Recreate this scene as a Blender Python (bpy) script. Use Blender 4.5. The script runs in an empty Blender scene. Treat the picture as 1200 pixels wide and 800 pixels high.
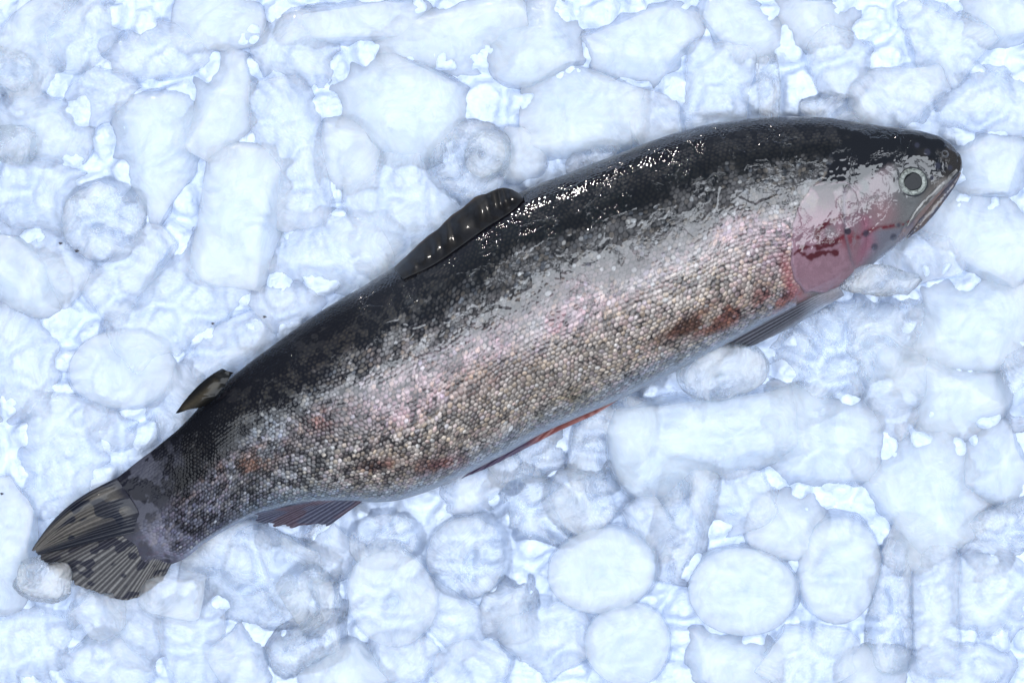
import bpy, math, random
import numpy as np
from mathutils import Vector, Matrix

# ------------------------------------------------------------------ camera, world, lamps, exposure
K = 0.0004            # metres per unit of drawing (frame 1200 x 800 units = 0.48 x 0.32 m)
D = 3750.0            # camera height in the same units (1.5 m)
sc = bpy.context.scene
COL = sc.collection

def P(x, y, z=0.0):
    """plan coordinates (x right, y down) and height z above the ice -> metres, one scale for everything"""
    f = 1.0 - 20.0 / D
    return np.stack([(x - 600.0) * K * f + 0 * z, (400.0 - y) * K * f + 0 * z, z * K + 0 * x], -1) if isinstance(x, np.ndarray) \
        else Vector(((x - 600.0) * K * f, (400.0 - y) * K * f, z * K))

cam_d = bpy.data.cameras.new('camera'); cam = bpy.data.objects.new('camera', cam_d); COL.objects.link(cam)
cam.location = (0, 0, D * K); cam_d.sensor_width = 36; cam_d.lens = 36 * D / 1200.0
cam_d.clip_start = 0.05; cam_d.clip_end = 20
cam_d.dof.use_dof = True; cam_d.dof.focus_distance = (D - 50) * K; cam_d.dof.aperture_fstop = 9
sc.camera = cam

w = bpy.data.worlds.new('World'); sc.world = w; w.use_nodes = True
bgn = w.node_tree.nodes['Background']
bgn.inputs[0].default_value = (0.58, 0.74, 1.0, 1); bgn.inputs[1].default_value = 0.32

AX = math.radians(21)          # direction of the fish on the plan
def lamp(name, kind, loc, target, energy, color, **kw):
    l = bpy.data.lights.new(name, kind); l.energy = energy; l.color = color
    for k_, v_ in kw.items(): setattr(l, k_, v_)
    o = bpy.data.objects.new(name, l); COL.objects.link(o); o.location = loc
    d = (Vector(target) - Vector(loc)).normalized()
    z = -d; x = Vector((math.cos(AX), math.sin(AX), 0)); x = (x - z * x.dot(z)).normalized(); y = z.cross(x)
    o.matrix_world = Matrix.Translation(loc) @ Matrix((x, y, z)).transposed().to_4x4()
    return o
nx, ny = -math.sin(AX), math.cos(AX)     # towards the back of the fish
off = -0.08
lamp('softbox', 'AREA', (nx * off + 0.22, ny * off + 0.03, 1.62), (nx * off + 0.22, ny * off + 0.03, 0), 64, (0.86, 0.92, 1.0),
     shape='RECTANGLE', size=3.4, size_y=1.16)
lamp('key_lamp', 'AREA', (nx * 1.85 + 0.05, ny * 1.85, 0.34), (0.03, 0.05, 0), 12, (1.0, 0.95, 0.88),
     shape='DISK', size=0.06)
sc.view_settings.view_transform = 'Standard'; sc.view_settings.look = 'None'
sc.view_settings.exposure = 0.07; sc.view_settings.gamma = 1.0; sc.view_settings.use_curve_mapping = False
sc.cycles.use_denoising = True
sc.cycles.max_bounces = 14; sc.cycles.diffuse_bounces = 5; sc.cycles.glossy_bounces = 4
sc.cycles.transmission_bounces = 12; sc.cycles.transparent_max_bounces = 24
sc.cycles.sample_clamp_indirect = 8

# ------------------------------------------------------------------ small maths helpers
def sm(a, b, x):
    t = np.clip((x - a) / (b - a), 0, 1); return t * t * (3 - 2 * t)
def hash2(ix, iy, seed=0):
    h = (ix.astype(np.int64) * 374761393 + iy.astype(np.int64) * 668265263 + seed * 974634777) & 0xffffffff
    h = ((h ^ (h >> 13)) * 1274126177) & 0xffffffff
    h = h ^ (h >> 16)
    return (h & 0xffffff) / float(0xffffff)
def vn(x, y, seed=0):
    ix, iy = np.floor(x), np.floor(y); fx, fy = x - ix, y - iy
    fx = fx * fx * (3 - 2 * fx); fy = fy * fy * (3 - 2 * fy)
    a = hash2(ix, iy, seed); b = hash2(ix + 1, iy, seed); c = hash2(ix, iy + 1, seed); d = hash2(ix + 1, iy + 1, seed)
    return (a * (1 - fx) + b * fx) * (1 - fy) + (c * (1 - fx) + d * fx) * fy
def fbm(x, y, seed=0, n=4):
    s = 0; a = 1; t = 0
    for i in range(n):
        s = s + a * vn(x * 2 ** i + 17.3 * i, y * 2 ** i - 9.1 * i, seed + i); t += a; a *= 0.5
    return s / t
def spline(pts, t, n):
    """smooth cubic interpolation of rows pts at parameters t (increasing), sampled n times"""
    pts = np.array(pts, float); t = np.array(t, float)
    m = np.gradient(pts, t, axis=0)
    T = n if isinstance(n, np.ndarray) else np.linspace(t[0], t[-1], n)
    i = np.clip(np.searchsorted(t, T, side='right') - 1, 0, len(t) - 2)
    h = (t[i + 1] - t[i])
    u = ((T - t[i]) / h)
    if pts.ndim > 1: h = h[:, None]; u = u[:, None]
    return ((2*u**3 - 3*u**2 + 1) * pts[i] + (u**3 - 2*u**2 + u) * h * m[i]
            + (-2*u**3 + 3*u**2) * pts[i+1] + (u**3 - u**2) * h * m[i+1])
def poly_sd(X, Y, pts):
    """signed distance to a closed polygon, positive inside"""
    d = np.full(X.shape, 1e9); ins = np.zeros(X.shape, bool)
    n = len(pts)
    for i in range(n):
        ax, ay = pts[i]; bx, by = pts[(i + 1) % n]
        ex, ey = bx - ax, by - ay
        t = np.clip(((X - ax) * ex + (Y - ay) * ey) / (ex * ex + ey * ey), 0, 1)
        d = np.minimum(d, np.hypot(X - ax - t * ex, Y - ay - t * ey))
        c = ((ay > Y) != (by > Y)) & (X < (bx - ax) * (Y - ay) / ((by - ay) if by != ay else 1e-9) + ax)
        ins ^= c
    return np.where(ins, d, -d)
def line_d(X, Y, pts):
    d = np.full(X.shape, 1e9)
    for (ax, ay), (bx, by) in zip(pts[:-1], pts[1:]):
        ex, ey = bx - ax, by - ay
        t = np.clip(((X - ax) * ex + (Y - ay) * ey) / (ex * ex + ey * ey), 0, 1)
        d = np.minimum(d, np.hypot(X - ax - t * ex, Y - ay - t * ey))
    return d
def mix(a, b, f):
    return a * (1 - f[..., None]) + np.asarray(b) * f[..., None]
def gauss(d, s): return np.exp(-(d / s) ** 2)

def grid_faces(n, m, wrap=False):
    i = np.arange(n - 1)[:, None]; mm = m if wrap else m - 1
    j = np.arange(mm)[None, :]; j2 = (j + 1) % m
    return np.stack([i * m + j, (i + 1) * m + j, (i + 1) * m + j2, i * m + j2], -1).reshape(-1, 4)
def make_mesh(name, co, faces, mat, parent=None, attrs=None, smooth=True, loc=None):
    me = bpy.data.meshes.new(name)
    co = np.ascontiguousarray(co.reshape(-1, 3), dtype=np.float32); faces = np.ascontiguousarray(faces, dtype=np.int32)
    if loc is not None: co = co - np.array(loc, dtype=np.float32)
    nf, k = faces.shape
    me.vertices.add(len(co)); me.vertices.foreach_set('co', co.ravel())
    me.loops.add(nf * k); me.loops.foreach_set('vertex_index', faces.ravel())
    me.polygons.add(nf); me.polygons.foreach_set('loop_start', np.arange(nf, dtype=np.int32) * k)
    me.polygons.foreach_set('use_smooth', np.full(nf, smooth, dtype=bool))
    me.update(calc_edges=True)
    for an, av in (attrs or {}).items():
        av = np.asarray(av, dtype=np.float32)
        if av.ndim == 1:
            at = me.attributes.new(an, 'FLOAT', 'POINT'); at.data.foreach_set('value', av)
        else:
            at = me.attributes.new(an, 'FLOAT_VECTOR', 'POINT'); at.data.foreach_set('vector', np.ascontiguousarray(av.reshape(-1, 3)).ravel())
    me.materials.append(mat)
    o = bpy.data.objects.new(name, me); COL.objects.link(o)
    if loc is not None: o.location = loc
    if parent is not None:
        o.parent = parent; o.location = Vector(o.location) - parent.location
    return o
def tag(o, label=None, cat=None, group=None, kind=None):
    if label: o['label'] = label
    if cat: o['category'] = cat
    if group: o['group'] = group
    if kind: o['kind'] = kind
    return o

# ------------------------------------------------------------------ materials
class NT:
    def __init__(s, name):
        s.m = bpy.data.materials.new(name); s.m.use_nodes = True; s.t = s.m.node_tree; s.t.nodes.clear()
        s.out = s.t.nodes.new('ShaderNodeOutputMaterial')
    def n(s, kind, ins=None, **props):
        nd = s.t.nodes.new(kind)
        for k_, v_ in props.items(): setattr(nd, k_, v_)
        for k_, v_ in (ins or {}).items():
            if isinstance(v_, bpy.types.NodeSocket): s.t.links.new(v_, nd.inputs[k_])
            else: nd.inputs[k_].default_value = v_
        return nd
    def math(s, op, a, b=0.0, c=0.0, clamp=False):
        nd = s.n('ShaderNodeMath', {0: a, 1: b, 2: c}, operation=op); nd.use_clamp = clamp; return nd.outputs[0]
    def ramp(s, fac, lo, hi, clo=(0,0,0,1), chi=(1,1,1,1)):
        r = s.n('ShaderNodeValToRGB', {0: fac}); e = r.color_ramp.elements
        e[0].position = lo; e[1].position = hi; e[0].color = clo; e[1].color = chi; return r.outputs[0]
    def vary(s, fac, lo, hi): return s.n('ShaderNodeMapRange', {0: fac, 3: lo, 4: hi}).outputs[0]

def skin_material(name='wet_trout_skin', film_amp=1.0):
    t = NT(name)
    col = t.n('ShaderNodeAttribute', attribute_name='tint').outputs['Vector']
    par = t.n('ShaderNodeAttribute', attribute_name='gloss').outputs['Vector']     # x metallic, y roughness, z wetness
    sep = t.n('ShaderNodeSeparateXYZ', {0: par})
    fn = t.n('ShaderNodeAttribute', attribute_name='film_normal').outputs['Vector']
    fw = t.n('ShaderNodeVectorTransform', {0: fn}, vector_type='NORMAL', convert_from='OBJECT', convert_to='WORLD').outputs[0]
    tc = t.n('ShaderNodeTexCoord').outputs['Object']
    # the water film: pools with a rim, ripples inside
    n1 = t.n('ShaderNodeTexNoise', {'Vector': tc, 'Scale': 70.0, 'Detail': 5.0, 'Roughness': 0.62, 'Distortion': 0.6}).outputs[0]
    pool = t.n('ShaderNodeMapRange', {0: n1, 1: 0.40, 2: 0.47, 3: 0, 4: 1}, interpolation_type='SMOOTHSTEP').outputs[0]
    n2 = t.n('ShaderNodeTexNoise', {'Vector': tc, 'Scale': 26.0, 'Detail': 2.0, 'Roughness': 0.5}).outputs[0]
    n3 = t.n('ShaderNodeTexNoise', {'Vector': tc, 'Scale': 230.0, 'Detail': 2.0, 'Roughness': 0.5}).outputs[0]
    n4 = t.n('ShaderNodeTexNoise', {'Vector': tc, 'Scale': 85.0, 'Detail': 3.0, 'Roughness': 0.5, 'Distortion': 0.4}).outputs[0]
    h = t.math('ADD', t.math('MULTIPLY', pool, 0.32), t.math('ADD', t.math('MULTIPLY', n2, 3.0), t.math('ADD', t.math('MULTIPLY', n3, 0.16), t.math('MULTIPLY', n4, 0.9))))
    bump = t.n('ShaderNodeBump', {'Strength': 1.0, 'Distance': 0.0007 * film_amp, 'Height': h, 'Normal': fw}).outputs[0]
    geo = t.n('ShaderNodeNewGeometry').outputs['Normal']
    # where the film is thin the scales poke through it
    thin = t.n('ShaderNodeAttribute', attribute_name='thin').outputs['Fac']
    mixn = t.n('ShaderNodeMix', {'Factor': thin, 'A': bump, 'B': geo}, data_type='VECTOR')
    # resolve vector sockets by type
    for s_, v_ in ((4, bump), (5, geo)): t.t.links.new(v_, mixn.inputs[s_])
    t.t.links.new(thin, mixn.inputs[0])
    cn = t.n('ShaderNodeVectorMath', {0: mixn.outputs[1]}, operation='NORMALIZE').outputs[0]
    fine = t.n('ShaderNodeTexNoise', {'Vector': tc, 'Scale': 1500.0, 'Detail': 3.0}).outputs[0]
    cm = t.n('ShaderNodeVectorMath', {0: col, 3: t.vary(fine, 0.72, 1.28)}, operation='SCALE').outputs[0]
    b = t.n('ShaderNodeBsdfPrincipled', {'Base Color': cm, 'Metallic': sep.outputs[0], 'Roughness': sep.outputs[1],
            'Coat Weight': sep.outputs[2], 'Coat Roughness': 0.035, 'Coat IOR': 1.62, 'Coat Normal': cn,
            'Specular IOR Level': 0.02})
    t.t.links.new(b.outputs[0], t.out.inputs[0])
    return t.m
SKIN = skin_material()
def fin_material(name='fin_membrane', coat=0.35):
    t = NT(name)
    col = t.n('ShaderNodeAttribute', attribute_name='tint').outputs['Vector']
    tc = t.n('ShaderNodeTexCoord').outputs['Object']
    fine = t.n('ShaderNodeTexNoise', {'Vector': tc, 'Scale': 900.0, 'Detail': 4.0}).outputs[0]
    cm = t.n('ShaderNodeVectorMath', {0: col, 3: t.vary(fine, 0.6, 1.4)}, operation='SCALE').outputs[0]
    nz = t.n('ShaderNodeTexNoise', {'Vector': tc, 'Scale': 110.0, 'Detail': 4.0, 'Distortion': 0.8}).outputs[0]
    bp = t.n('ShaderNodeBump', {'Strength': 1.0, 'Distance': 0.0004, 'Height': nz}).outputs[0]
    b = t.n('ShaderNodeBsdfPrincipled', {'Base Color': cm, 'Roughness': 0.38, 'Coat Weight': coat, 'Coat Roughness': 0.06, 'Coat Normal': bp,
            'Specular IOR Level': 0.1})
    tr = t.n('ShaderNodeBsdfTranslucent', {'Color': cm})
    mx = t.n('ShaderNodeMixShader', {0: 0.22, 1: b.outputs[0], 2: tr.outputs[0]})
    t.t.links.new(mx.outputs[0], t.out.inputs[0]); return t.m
FIN = fin_material(); WETFIN = fin_material('wet_folded_fin', 0.42)
def plain(name, col, rough=0.4, coat=0.0, **kw):
    t = NT(name)
    tc = t.n('ShaderNodeTexCoord').outputs['Object']
    nz = t.n('ShaderNodeTexNoise', {'Vector': tc, 'Scale': 1200.0, 'Detail': 4.0}).outputs[0]
    c = t.n('ShaderNodeVectorMath', {0: tuple(col), 3: t.vary(nz, 0.6, 1.4)}, operation='SCALE').outputs[0]
    b = t.n('ShaderNodeBsdfPrincipled', {'Base Color': c, 'Roughness': rough, 'Coat Weight': coat, 'Coat Roughness': 0.03, **kw})
    t.t.links.new(b.outputs[0], t.out.inputs[0]); return t.m

def ice_material(name, milk=0.6, thru=0.3, tint=(0.82, 0.88, 0.965), radius=0.03, rough=0.05, bump=1.0, ior=1.25, cloudy=0.25):
    """ice: light wanders through a cloudy body, a clear share is looked through, a wet skin on top"""
    t = NT(name)
    tc = t.n('ShaderNodeTexCoord').outputs['Object']
    rnd = t.n('ShaderNodeObjectInfo').outputs['Random']
    shift = t.n('ShaderNodeVectorMath', {0: tc, 1: t.n('ShaderNodeCombineXYZ', {0: rnd, 1: rnd, 2: rnd}).outputs[0]}, operation='ADD').outputs[0]
    big = t.n('ShaderNodeTexNoise', {'Vector': shift, 'Scale': 48.0, 'Detail': 4.0, 'Roughness': 0.6, 'Distortion': 1.0}).outputs[0]
    fin_ = t.n('ShaderNodeTexNoise', {'Vector': shift, 'Scale': 520.0, 'Detail': 5.0, 'Roughness': 0.7}).outputs[0]
    mid = t.n('ShaderNodeTexNoise', {'Vector': shift, 'Scale': 150.0, 'Detail': 3.0, 'Roughness': 0.6, 'Distortion': 1.5}).outputs[0]
    crk = t.n('ShaderNodeMapRange', {0: big, 1: 0.52, 2: 0.62, 3: 0.10, 4: 0.55}).outputs[0]
    h = t.math('ADD', t.math('MULTIPLY', mid, 0.9), t.math('MULTIPLY', fin_, crk))
    bp = t.n('ShaderNodeBump', {'Strength': 1.0, 'Distance': 0.0014 * bump, 'Height': h}).outputs[0]
    col = tuple(tint) + (1,)
    sss = t.n('ShaderNodeBsdfPrincipled', {'Base Color': col, 'Roughness': rough, 'IOR': 1.31, 'Normal': bp, 'Specular IOR Level': 0.4,
              'Subsurface Weight': 1.0, 'Subsurface Radius': (0.75, 0.9, 1.0), 'Subsurface Scale': radius})
    clr = t.n('ShaderNodeBsdfTransparent', {'Color': (0.98, 0.99, 1, 1)})
    ref = t.n('ShaderNodeBsdfRefraction', {'Color': (0.98, 0.99, 1, 1), 'Roughness': 0.03, 'IOR': ior, 'Normal': bp})
    cl = t.n('ShaderNodeMixShader', {0: thru, 1: ref.outputs[0], 2: clr.outputs[0]})
    gl = t.n('ShaderNodeBsdfGlossy', {'Color': (1, 1, 1, 1), 'Roughness': rough, 'Normal': bp})
    fres = t.n('ShaderNodeFresnel', {'IOR': 1.31, 'Normal': bp}).outputs[0]
    clg = t.n('ShaderNodeMixShader', {0: t.math('MULTIPLY', fres, 0.9 if milk < .3 else 0.40), 1: cl.outputs[0], 2: gl.outputs[0]})
    cloud = t.n('ShaderNodeMapRange', {0: big, 1: 0.36, 2: 0.62, 3: milk + cloudy, 4: milk - cloudy}).outputs[0]
    per = t.math('MULTIPLY', t.math('SUBTRACT', rnd, 0.5), 0.10 if milk > .1 else 0.0)
    face = t.n('ShaderNodeLayerWeight', {0: 0.5}).outputs[1]
    thin_edge = t.math('MULTIPLY', t.math('POWER', face, 1.7), 0.5)
    cloud = t.math('SUBTRACT', t.math('ADD', cloud, per), thin_edge, clamp=True)
    m1 = t.n('ShaderNodeMixShader', {0: cloud, 1: clg.outputs[0], 2: sss.outputs[0]})
    t.t.links.new(m1.outputs[0], t.out.inputs[0]); return t.m
ICE = {
    'milky': ice_material('milky_ice', 0.50, 0.93, tint=(0.77, 0.84, 0.945), bump=0.35, cloudy=.08),
    'cloudy': ice_material('cloudy_ice', 0.30, 0.93, bump=0.6, cloudy=.11),
    'clear': ice_material('clear_ice', 0.24, 0.80, bump=1.2, cloudy=0.20),
    'glass': ice_material('glassy_ice', 0.26, 0.35, bump=1.6, ior=1.31, cloudy=0.28),
}
def bed_material():
    t = NT('crushed_ice_white')
    tc = t.n('ShaderNodeTexCoord').outputs['Object']
    n1 = t.n('ShaderNodeTexNoise', {'Vector': tc, 'Scale': 160.0, 'Detail': 7.0, 'Roughness': 0.65, 'Distortion': 0.7}).outputs[0]
    v1 = t.n('ShaderNodeTexVoronoi', {'Vector': tc, 'Scale': 110.0, 'Randomness': 1.0}, feature='F1').outputs[0]
    h = t.math('ADD', n1, t.math('MULTIPLY', v1, 0.8))
    bp = t.n('ShaderNodeBump', {'Strength': 0.8, 'Distance': 0.002, 'Height': h}).outputs[0]
    col = t.ramp(n1, 0.35, 0.6, (0.58, 0.66, 0.81, 1), (0.68, 0.745, 0.86, 1))
    b = t.n('ShaderNodeBsdfPrincipled', {'Base Color': col, 'Roughness': 0.25, 'Normal': bp, 'IOR': 1.31})
    t.t.links.new(b.outputs[0], t.out.inputs[0]); return t.m
BEDM = bed_material()

# ------------------------------------------------------------------ fish outline (back edge, belly edge) from tail to snout
UL = [((128,566),(192,664)), ((160,541),(215,655)), ((190,519),(238,637)), ((212,500),(262,622)), ((240,470),(300,603)),
      ((285,431),(350,590)), ((330,398),(405,587)), ((375,366),(450,588)), ((425,336),(495,578)), ((470,307),(540,558)),
      ((520,275),(590,533)), ((565,248),(635,508)), ((610,224),(680,488)), ((660,205),(730,466)), ((710,186),(780,441)),
      ((760,167),(830,415)), ((810,151),(880,388)), ((860,141),(925,364)), ((910,137),(965,345)), ((960,138),(1000,323)),
      ((1010,145),(1032,303)), ((1050,150),(1060,280)), ((1085,155),(1086,256)), ((1107,164),(1107,231)), ((1120,177),(1119,214)), ((1126,188),(1125,203)), ((1127,196),(1127,196.5))]
U = np.array([p[0] for p in UL], float); L = np.array([p[1] for p in UL], float)
Mid = (U + L) / 2
cum = np.concatenate([[0], np.cumsum(np.hypot(*np.diff(Mid, axis=0).T))]); LEN = cum[-1]
NS = 1650
S = np.concatenate([np.linspace(0, LEN * 0.985, NS - 60), LEN * 0.985 + LEN * 0.015 * np.sin(np.linspace(0, math.pi / 2, 61)[1:])])
Us = spline(U, cum, S); Ls = spline(L, cum, S)
# a slight waviness so that the outline is not a drawn curve
Us = Us + np.stack([0 * S, 0.9 * (vn(S / 17, S * 0, 5) - 0.5) + 2.2 * (vn(S / 60, S * 0, 7) - 0.5)], -1) * np.clip((LEN - S) / 30, 0, 1)[:, None]
Hs = (Us - Ls) / 2; Ms = (Us + Ls) / 2
W_ = np.hypot(*Hs.T)
sn = S / LEN
ratio = np.interp(sn, [0, .05, .12, .25, .5, .75, .86, .93, .98, 1], [.02, .14, .40, .56, .60, .60, .58, .56, .60, .60])
Th = W_ * ratio
ZC = np.interp(sn, [0, .1, .3, .6, .85, 1], [11, 16, 20, 20, 20, 26])
NTOP, NBOT = 400, 44
ph = np.concatenate([np.linspace(0, math.pi, NTOP), np.linspace(math.pi, 2 * math.pi, NBOT)[1:-1]]); NP = len(ph)
cph, sph = np.cos(ph), np.sin(ph)
zz = np.sign(sph) * np.abs(sph) ** 0.92
X = Ms[:, :1] + Hs[:, :1] * cph; Y = Ms[:, 1:] + Hs[:, 1:] * cph
bul = np.exp(-(S / 30) ** 1.3)[:, None] * (np.clip(sph, 0, 1) ** 1.0 + np.clip(-sph, 0, 1))[None, :] * (17 + 14 * (vn(cph * 3 + 9, cph * 0, 77) - .5))[None, :]
tdir = (Ms[60] - Ms[0]) / np.hypot(*(Ms[60] - Ms[0])); X = X - tdir[0] * bul; Y = Y - tdir[1] * bul
Z = ZC[:, None] + Th[:, None] * zz * np.where(sph < 0, 0.8, 1.0)
V = (1 - cph)[None, :] / 2 + 0 * X
A = S[:, None] + 0 * X
top = (sph >= -1e-6)[None, :] & (X > -1e9)
# girth length from the middle of the flank
gl = np.concatenate([np.zeros((NS, 1)), np.cumsum(np.sqrt(np.diff(X, axis=1) ** 2 + np.diff(Y, axis=1) ** 2 + np.diff(Z, axis=1) ** 2), axis=1)], axis=1)
B = gl - gl[:, NTOP // 2: NTOP // 2 + 1]
Sn = sn[:, None] + 0 * X

# smooth outward normal of the bare shape
def grid_normals(co):
    du = np.gradient(co, axis=0); dv = np.gradient(co, axis=1)
    n = np.cross(du, dv); n /= np.linalg.norm(n, axis=-1, keepdims=True) + 1e-12
    return n
co0 = P(X, Y, Z)
N0 = grid_normals(co0)
if N0[NS // 2, NTOP // 2, 2] < 0: N0 = -N0
N0[-4:] = N0[-5:-4]

# ---- scales on an oblique lattice
size = 6.0 * (W_ / 130.0) ** 0.42
size = size[:, None] * (1.02 - 0.42 * sm(0.80, 1.0, V) - 0.30 * sm(0.22, 0.0, V)) / 1.0
sz0 = (6.0 * (W_ / 130.0) ** 0.42)
Aint = np.concatenate([[0], np.cumsum(np.diff(S) / ((sz0[1:] + sz0[:-1]) / 2))])
wob = 1.0
ua = Aint[:, None] + (fbm(A / 42, B / 34, 11, 3) - 0.5) * 2.3
ub = B / sz0[:, None] * 1.16 + (fbm(A / 38, B / 30, 12, 3) - 0.5) * 2.0
# rows get finer towards belly
ub = ub + np.sign(ub) * np.clip(np.abs(ub) - 17, 0, None) ** 1.3 * 0.16
p = ua + 0.0; q = ub
iy = np.round(q); best = np.full(X.shape, 9.0); second = np.full(X.shape, 9.0); bid = np.zeros(X.shape); bjd = np.zeros(X.shape); tilt = np.zeros(X.shape); tiq = tilt.copy()
for dj in (-1, 0, 1):
    jj = iy + dj
    sh = 0.5 * np.mod(jj, 2)
    for di in (-1, 0, 1):
        ii = np.round(p - sh) + di
        cx = ii + sh + (hash2(ii, jj, 3) - 0.5) * 0.34; cy = jj + (hash2(ii, jj, 4) - 0.5) * 0.30
        rr = 0.84 + 0.3 * hash2(ii, jj, 6)
        d = np.hypot((p - cx) / 1.0, (q - cy) / 1.02) / rr
        nb = d < best
        second = np.where(nb, best, np.minimum(second, d))
        bid = np.where(nb, ii, bid); bjd = np.where(nb, jj, bjd); tilt = np.where(nb, p - cx, tilt); tiq = np.where(nb, q - cy, tiq)
        best = np.where(nb, d, best)
edge = second - best                       # 0 at the seam between two scales
dome = sm(0.66, 0.16, best) * sm(0.0, 0.22, edge)
r1 = hash2(bid, bjd, 21); r2 = hash2(bid, bjd, 22); r3 = hash2(bid, bjd, 23)

# head mask: no scales in front of the gill cover
gill = [(946,221),(984,214),(1006,230),(1013,258),(1011,290),(1003,313),(988,331),(966,342),(940,344),(926,330),(920,302),(922,266),(931,240)]
nz1 = fbm(X / 14, Y / 14, 31, 4)
headline = np.interp(Y, [130, 165, 205, 225, 350], [990, 985, 962, 938, 930]) + 26 * (nz1 - .5)
head = sm(-3, 4, X - headline) * sm(0.4, 0.5, Sn)
sc_amt = (1 - head) * sm(1.0, 0.985, V + 0.0 * X) 
sc_amt = np.where(sph[None, :] < 0, 0, sc_amt) * sm(0.012, 0.05, Sn + (nz1 - .5) * .05)

# ---- colours
def c3(r, g, b): return np.array([r, g, b])
n_a = fbm(A / 60, B / 40, 41, 4); n_b = fbm(A / 22, B / 18, 42, 4); n_c = fbm(A / 9, B / 8, 43, 3); n_d = fbm(A / 120, B / 60, 44, 3)
bk = np.interp(sn, [0, .08, .2, .35, .5, .8, .86, .92, 1], [.56, .52, .43, .32, .28, .28, .29, .32, .62])[:, None]
vb = V + (n_a - .5) * 0.11 + (n_b - .5) * 0.12 + (r1 - 0.5) * 0.05 * sc_amt
wid = np.interp(sn, [0, .35, .55, 1], [.17, .15, .07, .05])[:, None]
darkback = 1 - sm(-wid, wid * .8, vb - bk + wid * .15)
pearl = np.zeros(X.shape + (3,)) + c3(0.50, 0.475, 0.47)
pearl = mix(pearl, c3(0.57, 0.42, 0.44), sm(.36, .50, V) * sm(.80, .64, V) * (0.35 + 0.65 * sm(.40, .60, n_a)) * sm(0.1, .35, Sn))
pearl = mix(pearl, c3(0.55, 0.465, 0.40), sm(.56, .70, V + (n_d - .5) * .2) * sm(.97, .84, V) * (0.9 - 0.5 * sm(0.7, 0.9, Sn)))
pearl = mix(pearl, c3(0.40, 0.31, 0.29), sm(.55, .72, fbm(A / 40, B / 26, 52, 3)) * sm(.62, .3, Sn) * 0.6)
pearl = mix(pearl, c3(0.37, 0.41, 0.47), sm(.87, .96, V + (n_b - .5) * .10))
pearl = mix(pearl, c3(0.22, 0.34, 0.44), sm(.32, .12, Sn) * sm(.2, .45, V) * 0.55)
pearl = mix(pearl, c3(0.30, 0.29, 0.42), sm(.20, .04, Sn) * 0.7)
def blot(cx, cy, rx, ry, ang, col, amt, dst):
    c, s = math.cos(math.radians(ang)), math.sin(math.radians(ang))
    dx, dy = X - cx, -(Y - cy)
    g = np.exp(-(((dx * c + dy * s) / rx) ** 2 + ((-dx * s + dy * c) / ry) ** 2))
    return mix(dst, col, np.clip(g * amt * (0.25 + 1.5 * sm(.38, .62, n_b)), 0, 1))
for a_ in [(845,368,62,16,24,c3(.24,.12,.095),1.0), (800,382,40,9,22,c3(.14,.08,.06),.8), (905,352,38,14,20,c3(.32,.15,.14),.8),
           (455,545,42,11,3,c3(.28,.17,.14),.7), (520,541,30,9,12,c3(.32,.16,.15),.6), (652,381,13,9,60,c3(.35,.05,.05),1.3),
           (385,490,26,15,10,c3(.33,.19,.17),.8), (700,330,70,22,22,c3(.62,.42,.44),.5), (620,400,120,20,22,c3(.62,.46,.50),.5),
           (300,540,50,16,30,c3(.30,.17,.13),.7), (240,560,40,12,40,c3(.36,.20,.16),.6), (560,440,60,20,20,c3(.42,.31,.26),.6),
           (660,470,50,12,25,c3(.33,.29,.22),.6), (895,300,34,20,30,c3(.52,.36,.40),.6)]:
    pearl = blot(*a_, pearl)
bright = (0.58 + 0.62 * r2 ** 1.3) * (0.8 + 0.4 * n_c)
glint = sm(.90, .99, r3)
dk = c3(0.003, 0.003, 0.0042)
dks = mix(np.zeros(X.shape + (3,)) + dk, c3(0.014, 0.010, 0.007), sm(.4, .7, n_c) * 0.7)
# pigmented blotches (more towards the tail)
spotn = fbm(A / 9, B / 7.5, 61, 3)
sp = sm(.49, .58, spotn) * (0.32 + 0.68 * sm(.60, .30, Sn)) * sm(.99, .85, V)
sp2 = sm(.62, .69, fbm(A / 7.5, B / 6.5, 62, 2)) * 0.85
sp3 = sm(.46, .64, fbm(A / 34, B / 20, 63, 4)) * 0.62 * sm(.80, .35, Sn)
pig = np.clip(np.maximum(np.maximum(sp, sp2), sp3) * (1 - 0.75 * sm(.90, .97, V)), 0, 1)
thr = 0.16 + 0.50 * darkback + 0.25 * pig + 0.14 * (r3 - .5)             # how much of each scale stays dark at its seam
rad = 0.58 - 0.34 * thr
lit = sm(rad + 0.13, rad - 0.13, best) * sm(0.0, 0.14, edge)
seam = mix(pearl * 0.34, dk * 3, np.clip(0.12 + 0.8 * darkback + 0.75 * pig, 0, 1))
r4 = hash2(bid, bjd, 24)
pearl = mix(pearl, pearl * c3(1.12, .98, .78), sm(.60, .95, r4) * .75)
pearl = mix(pearl, pearl * c3(1.08, .86, .86), sm(.42, .15, r4) * sm(.3, .6, V) * .7)
pearl = mix(pearl, pearl * c3(.80, .95, 1.12), sm(.12, .0, r4) * .8)
dotcol = mix(pearl * bright[..., None], c3(0.050, 0.043, 0.032), sm(.20, .85, darkback) * 0.94)
keep = 1 - darkback * (0.45 + 0.55 * sm(0.60, 0.20, V / bk + 0.2 * (n_b - .5) + .15 * (r1 - .5)))
keep = np.clip(keep, 0, 1) * (1 - 0.97 * pig * (0.4 + 0.6 * r1))
inband = 1 - 0.74 * sm(.12, .22, V) * sm(.58, .42, V + (n_a - .5) * .2) * sm(.25, .5, Sn)
scale_c = mix(seam, dotcol, lit * keep) * (0.70 - 0.32 * sm(.24, .05, sn))[:, None, None] * inband[..., None]
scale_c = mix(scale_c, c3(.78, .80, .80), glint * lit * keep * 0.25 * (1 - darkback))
belly_s = sm(.955, .99, V)
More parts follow.
